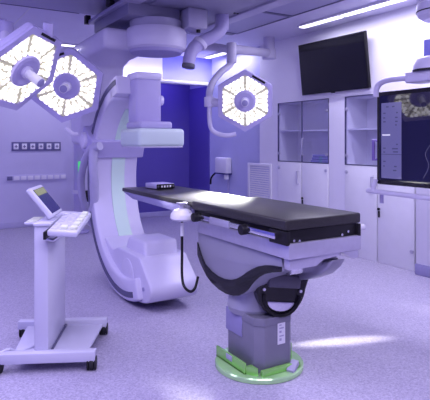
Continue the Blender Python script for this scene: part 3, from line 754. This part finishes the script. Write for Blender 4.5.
# ================================================================== CONTROL CART
co = cam2w(-1.135,3.70,0)
RZ = -TH+math.radians(5)
CM = Matrix.Translation(co)@Matrix.Rotation(RZ,4,'Z')
t = thing('control_cart','white wheeled control cart with tilted screen and keypad, front left','cart',co)
bm_ = lambda: M()
for y in (-.31,.31):
    M().box((-.34,y-.035,.062),(.325,y+.035,.128),.006,mx=CM).build('base_bar','cart',t)
for x in (-.30,.30):
    for y in (-.31,.31):
        w = M(); w.cyl((x-.014,y,.044),(x+.014,y,.044),.044,n=22,bev=.006,mx=CM)
        w.cyl((x-.03,y,.044),(x-.018,y,.044),.044,n=22,bev=.005,mx=CM); w.cyl((x+.018,y,.044),(x+.03,y,.044),.044,n=22,bev=.005,mx=CM)
        w.cyl((x-.02,y,.036),(x+.02,y,.036),.012,n=10,mx=CM); w.cyl((x,y,.05),(x,y,.066),.014,n=12,mx=CM); w.build('castor','rubber',t)
M().prism([CM@Vector(p) for p in ((.0,-.28,.075),(.26,-.28,.075),(.30,.28,.075),(.0,.28,.075))],(0,0,.018),.004).build('base_tray','cart',t)
M().prism([CM@Vector(p) for p in ((-.22,-.28,.075),(-.07,-.28,.075),(-.07,.28,.075),(-.27,.28,.075))],(0,0,.018),.004).build('base_tray','cart',t)
M().box((-.076,-.29,.09),(.016,.27,.945),.008,mx=CM).build('column','cart',t)
M().box((.016,-.27,.094),(.028,.27,.104),mx=CM).build('slot','groove',t)
M().tube([CM@Vector(p) for p in ((-.075,-.1,.12),(-.12,-.15,.10),(-.20,-.22,.10),(-.26,-.28,.132),(-.40,-.36,.06),(-.6,-.42,.012))],.010,n=10).build('power_cable','cart',t)
M().box((-.08,-.30,.94),(.03,.30,.962),.006,mx=CM).build('top_cap','cart',t)
# keypad arm
KM = CM@Matrix.Translation((.13,-.08,.935))@Matrix.Rotation(math.radians(4),4,'X')@Matrix.Rotation(math.radians(4),4,'Y')
kp = M().box((-.095,-.34,-.022),(.095,.26,.02),.014,3,mx=KM).build('keypad','cart',t)
M().box((-.108,-.30,-.05),(-.09,.2,.0),.004,mx=CM@Matrix.Translation((.12,-.12,.925))).build('keypad_bracket','black',t)
M().tube([CM@Vector(p) for p in ((.0,-.30,.86),(.06,-.33,.855),(.10,-.33,.885))],.010,n=8,smooth=0).build('keypad_stay','steel',t)
for r_ in range(3):
    for c_ in range(5):
        x = -.062+.062*r_; y = -.28+.11*c_
        pale = (r_ == 2) or (c_ == 0 and r_ == 1)
        M().box((x-.02,y-.030,.018),(x+.02,y+.030,.026+(.014 if pale else 0)),.004,mx=KM).build('key','key' if pale else 'cart',kp)
# screen
ang = math.atan2(.125,.10)
SMX = CM@Matrix.Translation((-.042,-.05,1.092))@Matrix.Rotation(math.radians(51),4,'Y')@Matrix.Scale(1.12,4)
sc2 = M().box((-.11,-.16,-.034),(.11,.12,.0),.012,3,mx=SMX).build('screen_case','cart',t)
M().box((-.088,-.138,-.001),(.092,.098,.002),mx=SMX).build('screen','screenblue',sc2)
lab(M().box((-.086,-.136,.0015),(-.042,.096,.0035),mx=SMX).build('screen_header','screengreen',sc2),'olive header bar of the screen')
M().cyl((-.035,-.03,.95),(-.04,-.03,1.03),.022,n=14,mx=CM).build('screen_neck','cart',t)
M().box((-.17,-.18,.935),(-.075,.06,.95),.004,mx=CM).build('side_shelf','cart',t)
M().box((-.16,-.16,.95),(-.09,.04,.957),.002,mx=CM).build('shelf_pad','key',t)

# ================================================================== LIGHT
wd = bpy.data.worlds.new('World'); bpy.context.scene.world = wd; wd.use_nodes = True
bg = wd.node_tree.nodes['Background']; bg.inputs[0].default_value = (.34,.26,1,1); bg.inputs[1].default_value = .26
def area(name, loc, tgt, sx, sy, e, c, spread=180):
    l = bpy.data.lights.new(name,'AREA'); l.shape = 'RECTANGLE'; l.size = sx; l.size_y = sy; l.energy = e; l.color = c; l.spread = math.radians(spread)
    o = bpy.data.objects.new(name,l); col.objects.link(o); o.location = loc
    o.rotation_euler = (Vector(tgt)-Vector(loc)).to_track_quat('-Z','Y').to_euler(); return o
area('overhead_fill',(1.0,0.2,ZC-.06),(1.0,0.2,0),2.4,2.0,110,(.76,.70,1))  # overhead fills added out of view to brighten the room, no fixtures built
area('overhead_fill',(-1.0,5.0,ZC-.06),(-1.0,5.0,0),1.6,2.8,75,(.66,.59,1))
area('overhead_fill',(.5,2.4,ZC-.06),(.5,2.4,0),1.0,1.6,42,(.72,.66,1))
area('overhead_fill',(3.75,2.9,ZC-.06),(3.75,2.9,0),.5,2.2,45,(.78,.74,1))
area('blue_bay_light',(4.2,9.0,ZC-.3),(4.2,9.0,0),1.2,.3,7,(.3,.22,1))
area('header_light',(4.0,8.40,2.63),(4.0,8.53,2.85),2.0,.04,6,(.66,.62,1))
def spot(name, loc, tgt, e, deg, blend=.6, r=.12, c=(1,.98,.95), sc=None):
    l = bpy.data.lights.new(name,'SPOT'); l.energy = e; l.spot_size = math.radians(deg); l.spot_blend = blend; l.shadow_soft_size = r; l.color = c
    o = bpy.data.objects.new(name,l); col.objects.link(o); o.location = loc
    o.rotation_euler = (Vector(tgt)-Vector(loc)).to_track_quat('-Z','Y').to_euler()
    if sc: o.scale = sc
    return o
spot('lamp_beam',MX1@Vector((0,0,.25)),(2.1,3.62,ZT),1500,19,.9)
spot('lamp_beam',MX3@Vector((0,0,.25)),(2.12,3.70,ZT),700,18,.9)
spot('glint_spot',MX1@Vector((.2,0,.2)),on_z(346,341,0),700,19,.9,.03,(1,.98,.95),(1,.13,1))  # added spot standing in for lamplight reflected onto the floor by table metal

# ================================================================== CAMERA
cam = bpy.data.cameras.new('Camera'); cam.sensor_width = 36; cam.lens = 36*F/430; cam.shift_y = -(200-HZ)/430; cam.clip_start = .05
oc = bpy.data.objects.new('Camera',cam); col.objects.link(oc); oc.location = (0,0,CH); oc.rotation_euler = (PI/2,0,-TH)
sc = bpy.context.scene; sc.camera = oc; sc.cycles.caustics_reflective = False
sc.view_settings.view_transform = 'Standard'; sc.view_settings.look = 'None'; sc.view_settings.exposure = 0.2; sc.view_settings.gamma = 1
for o in bpy.data.objects:
    if '_o' in o: del o['_o']
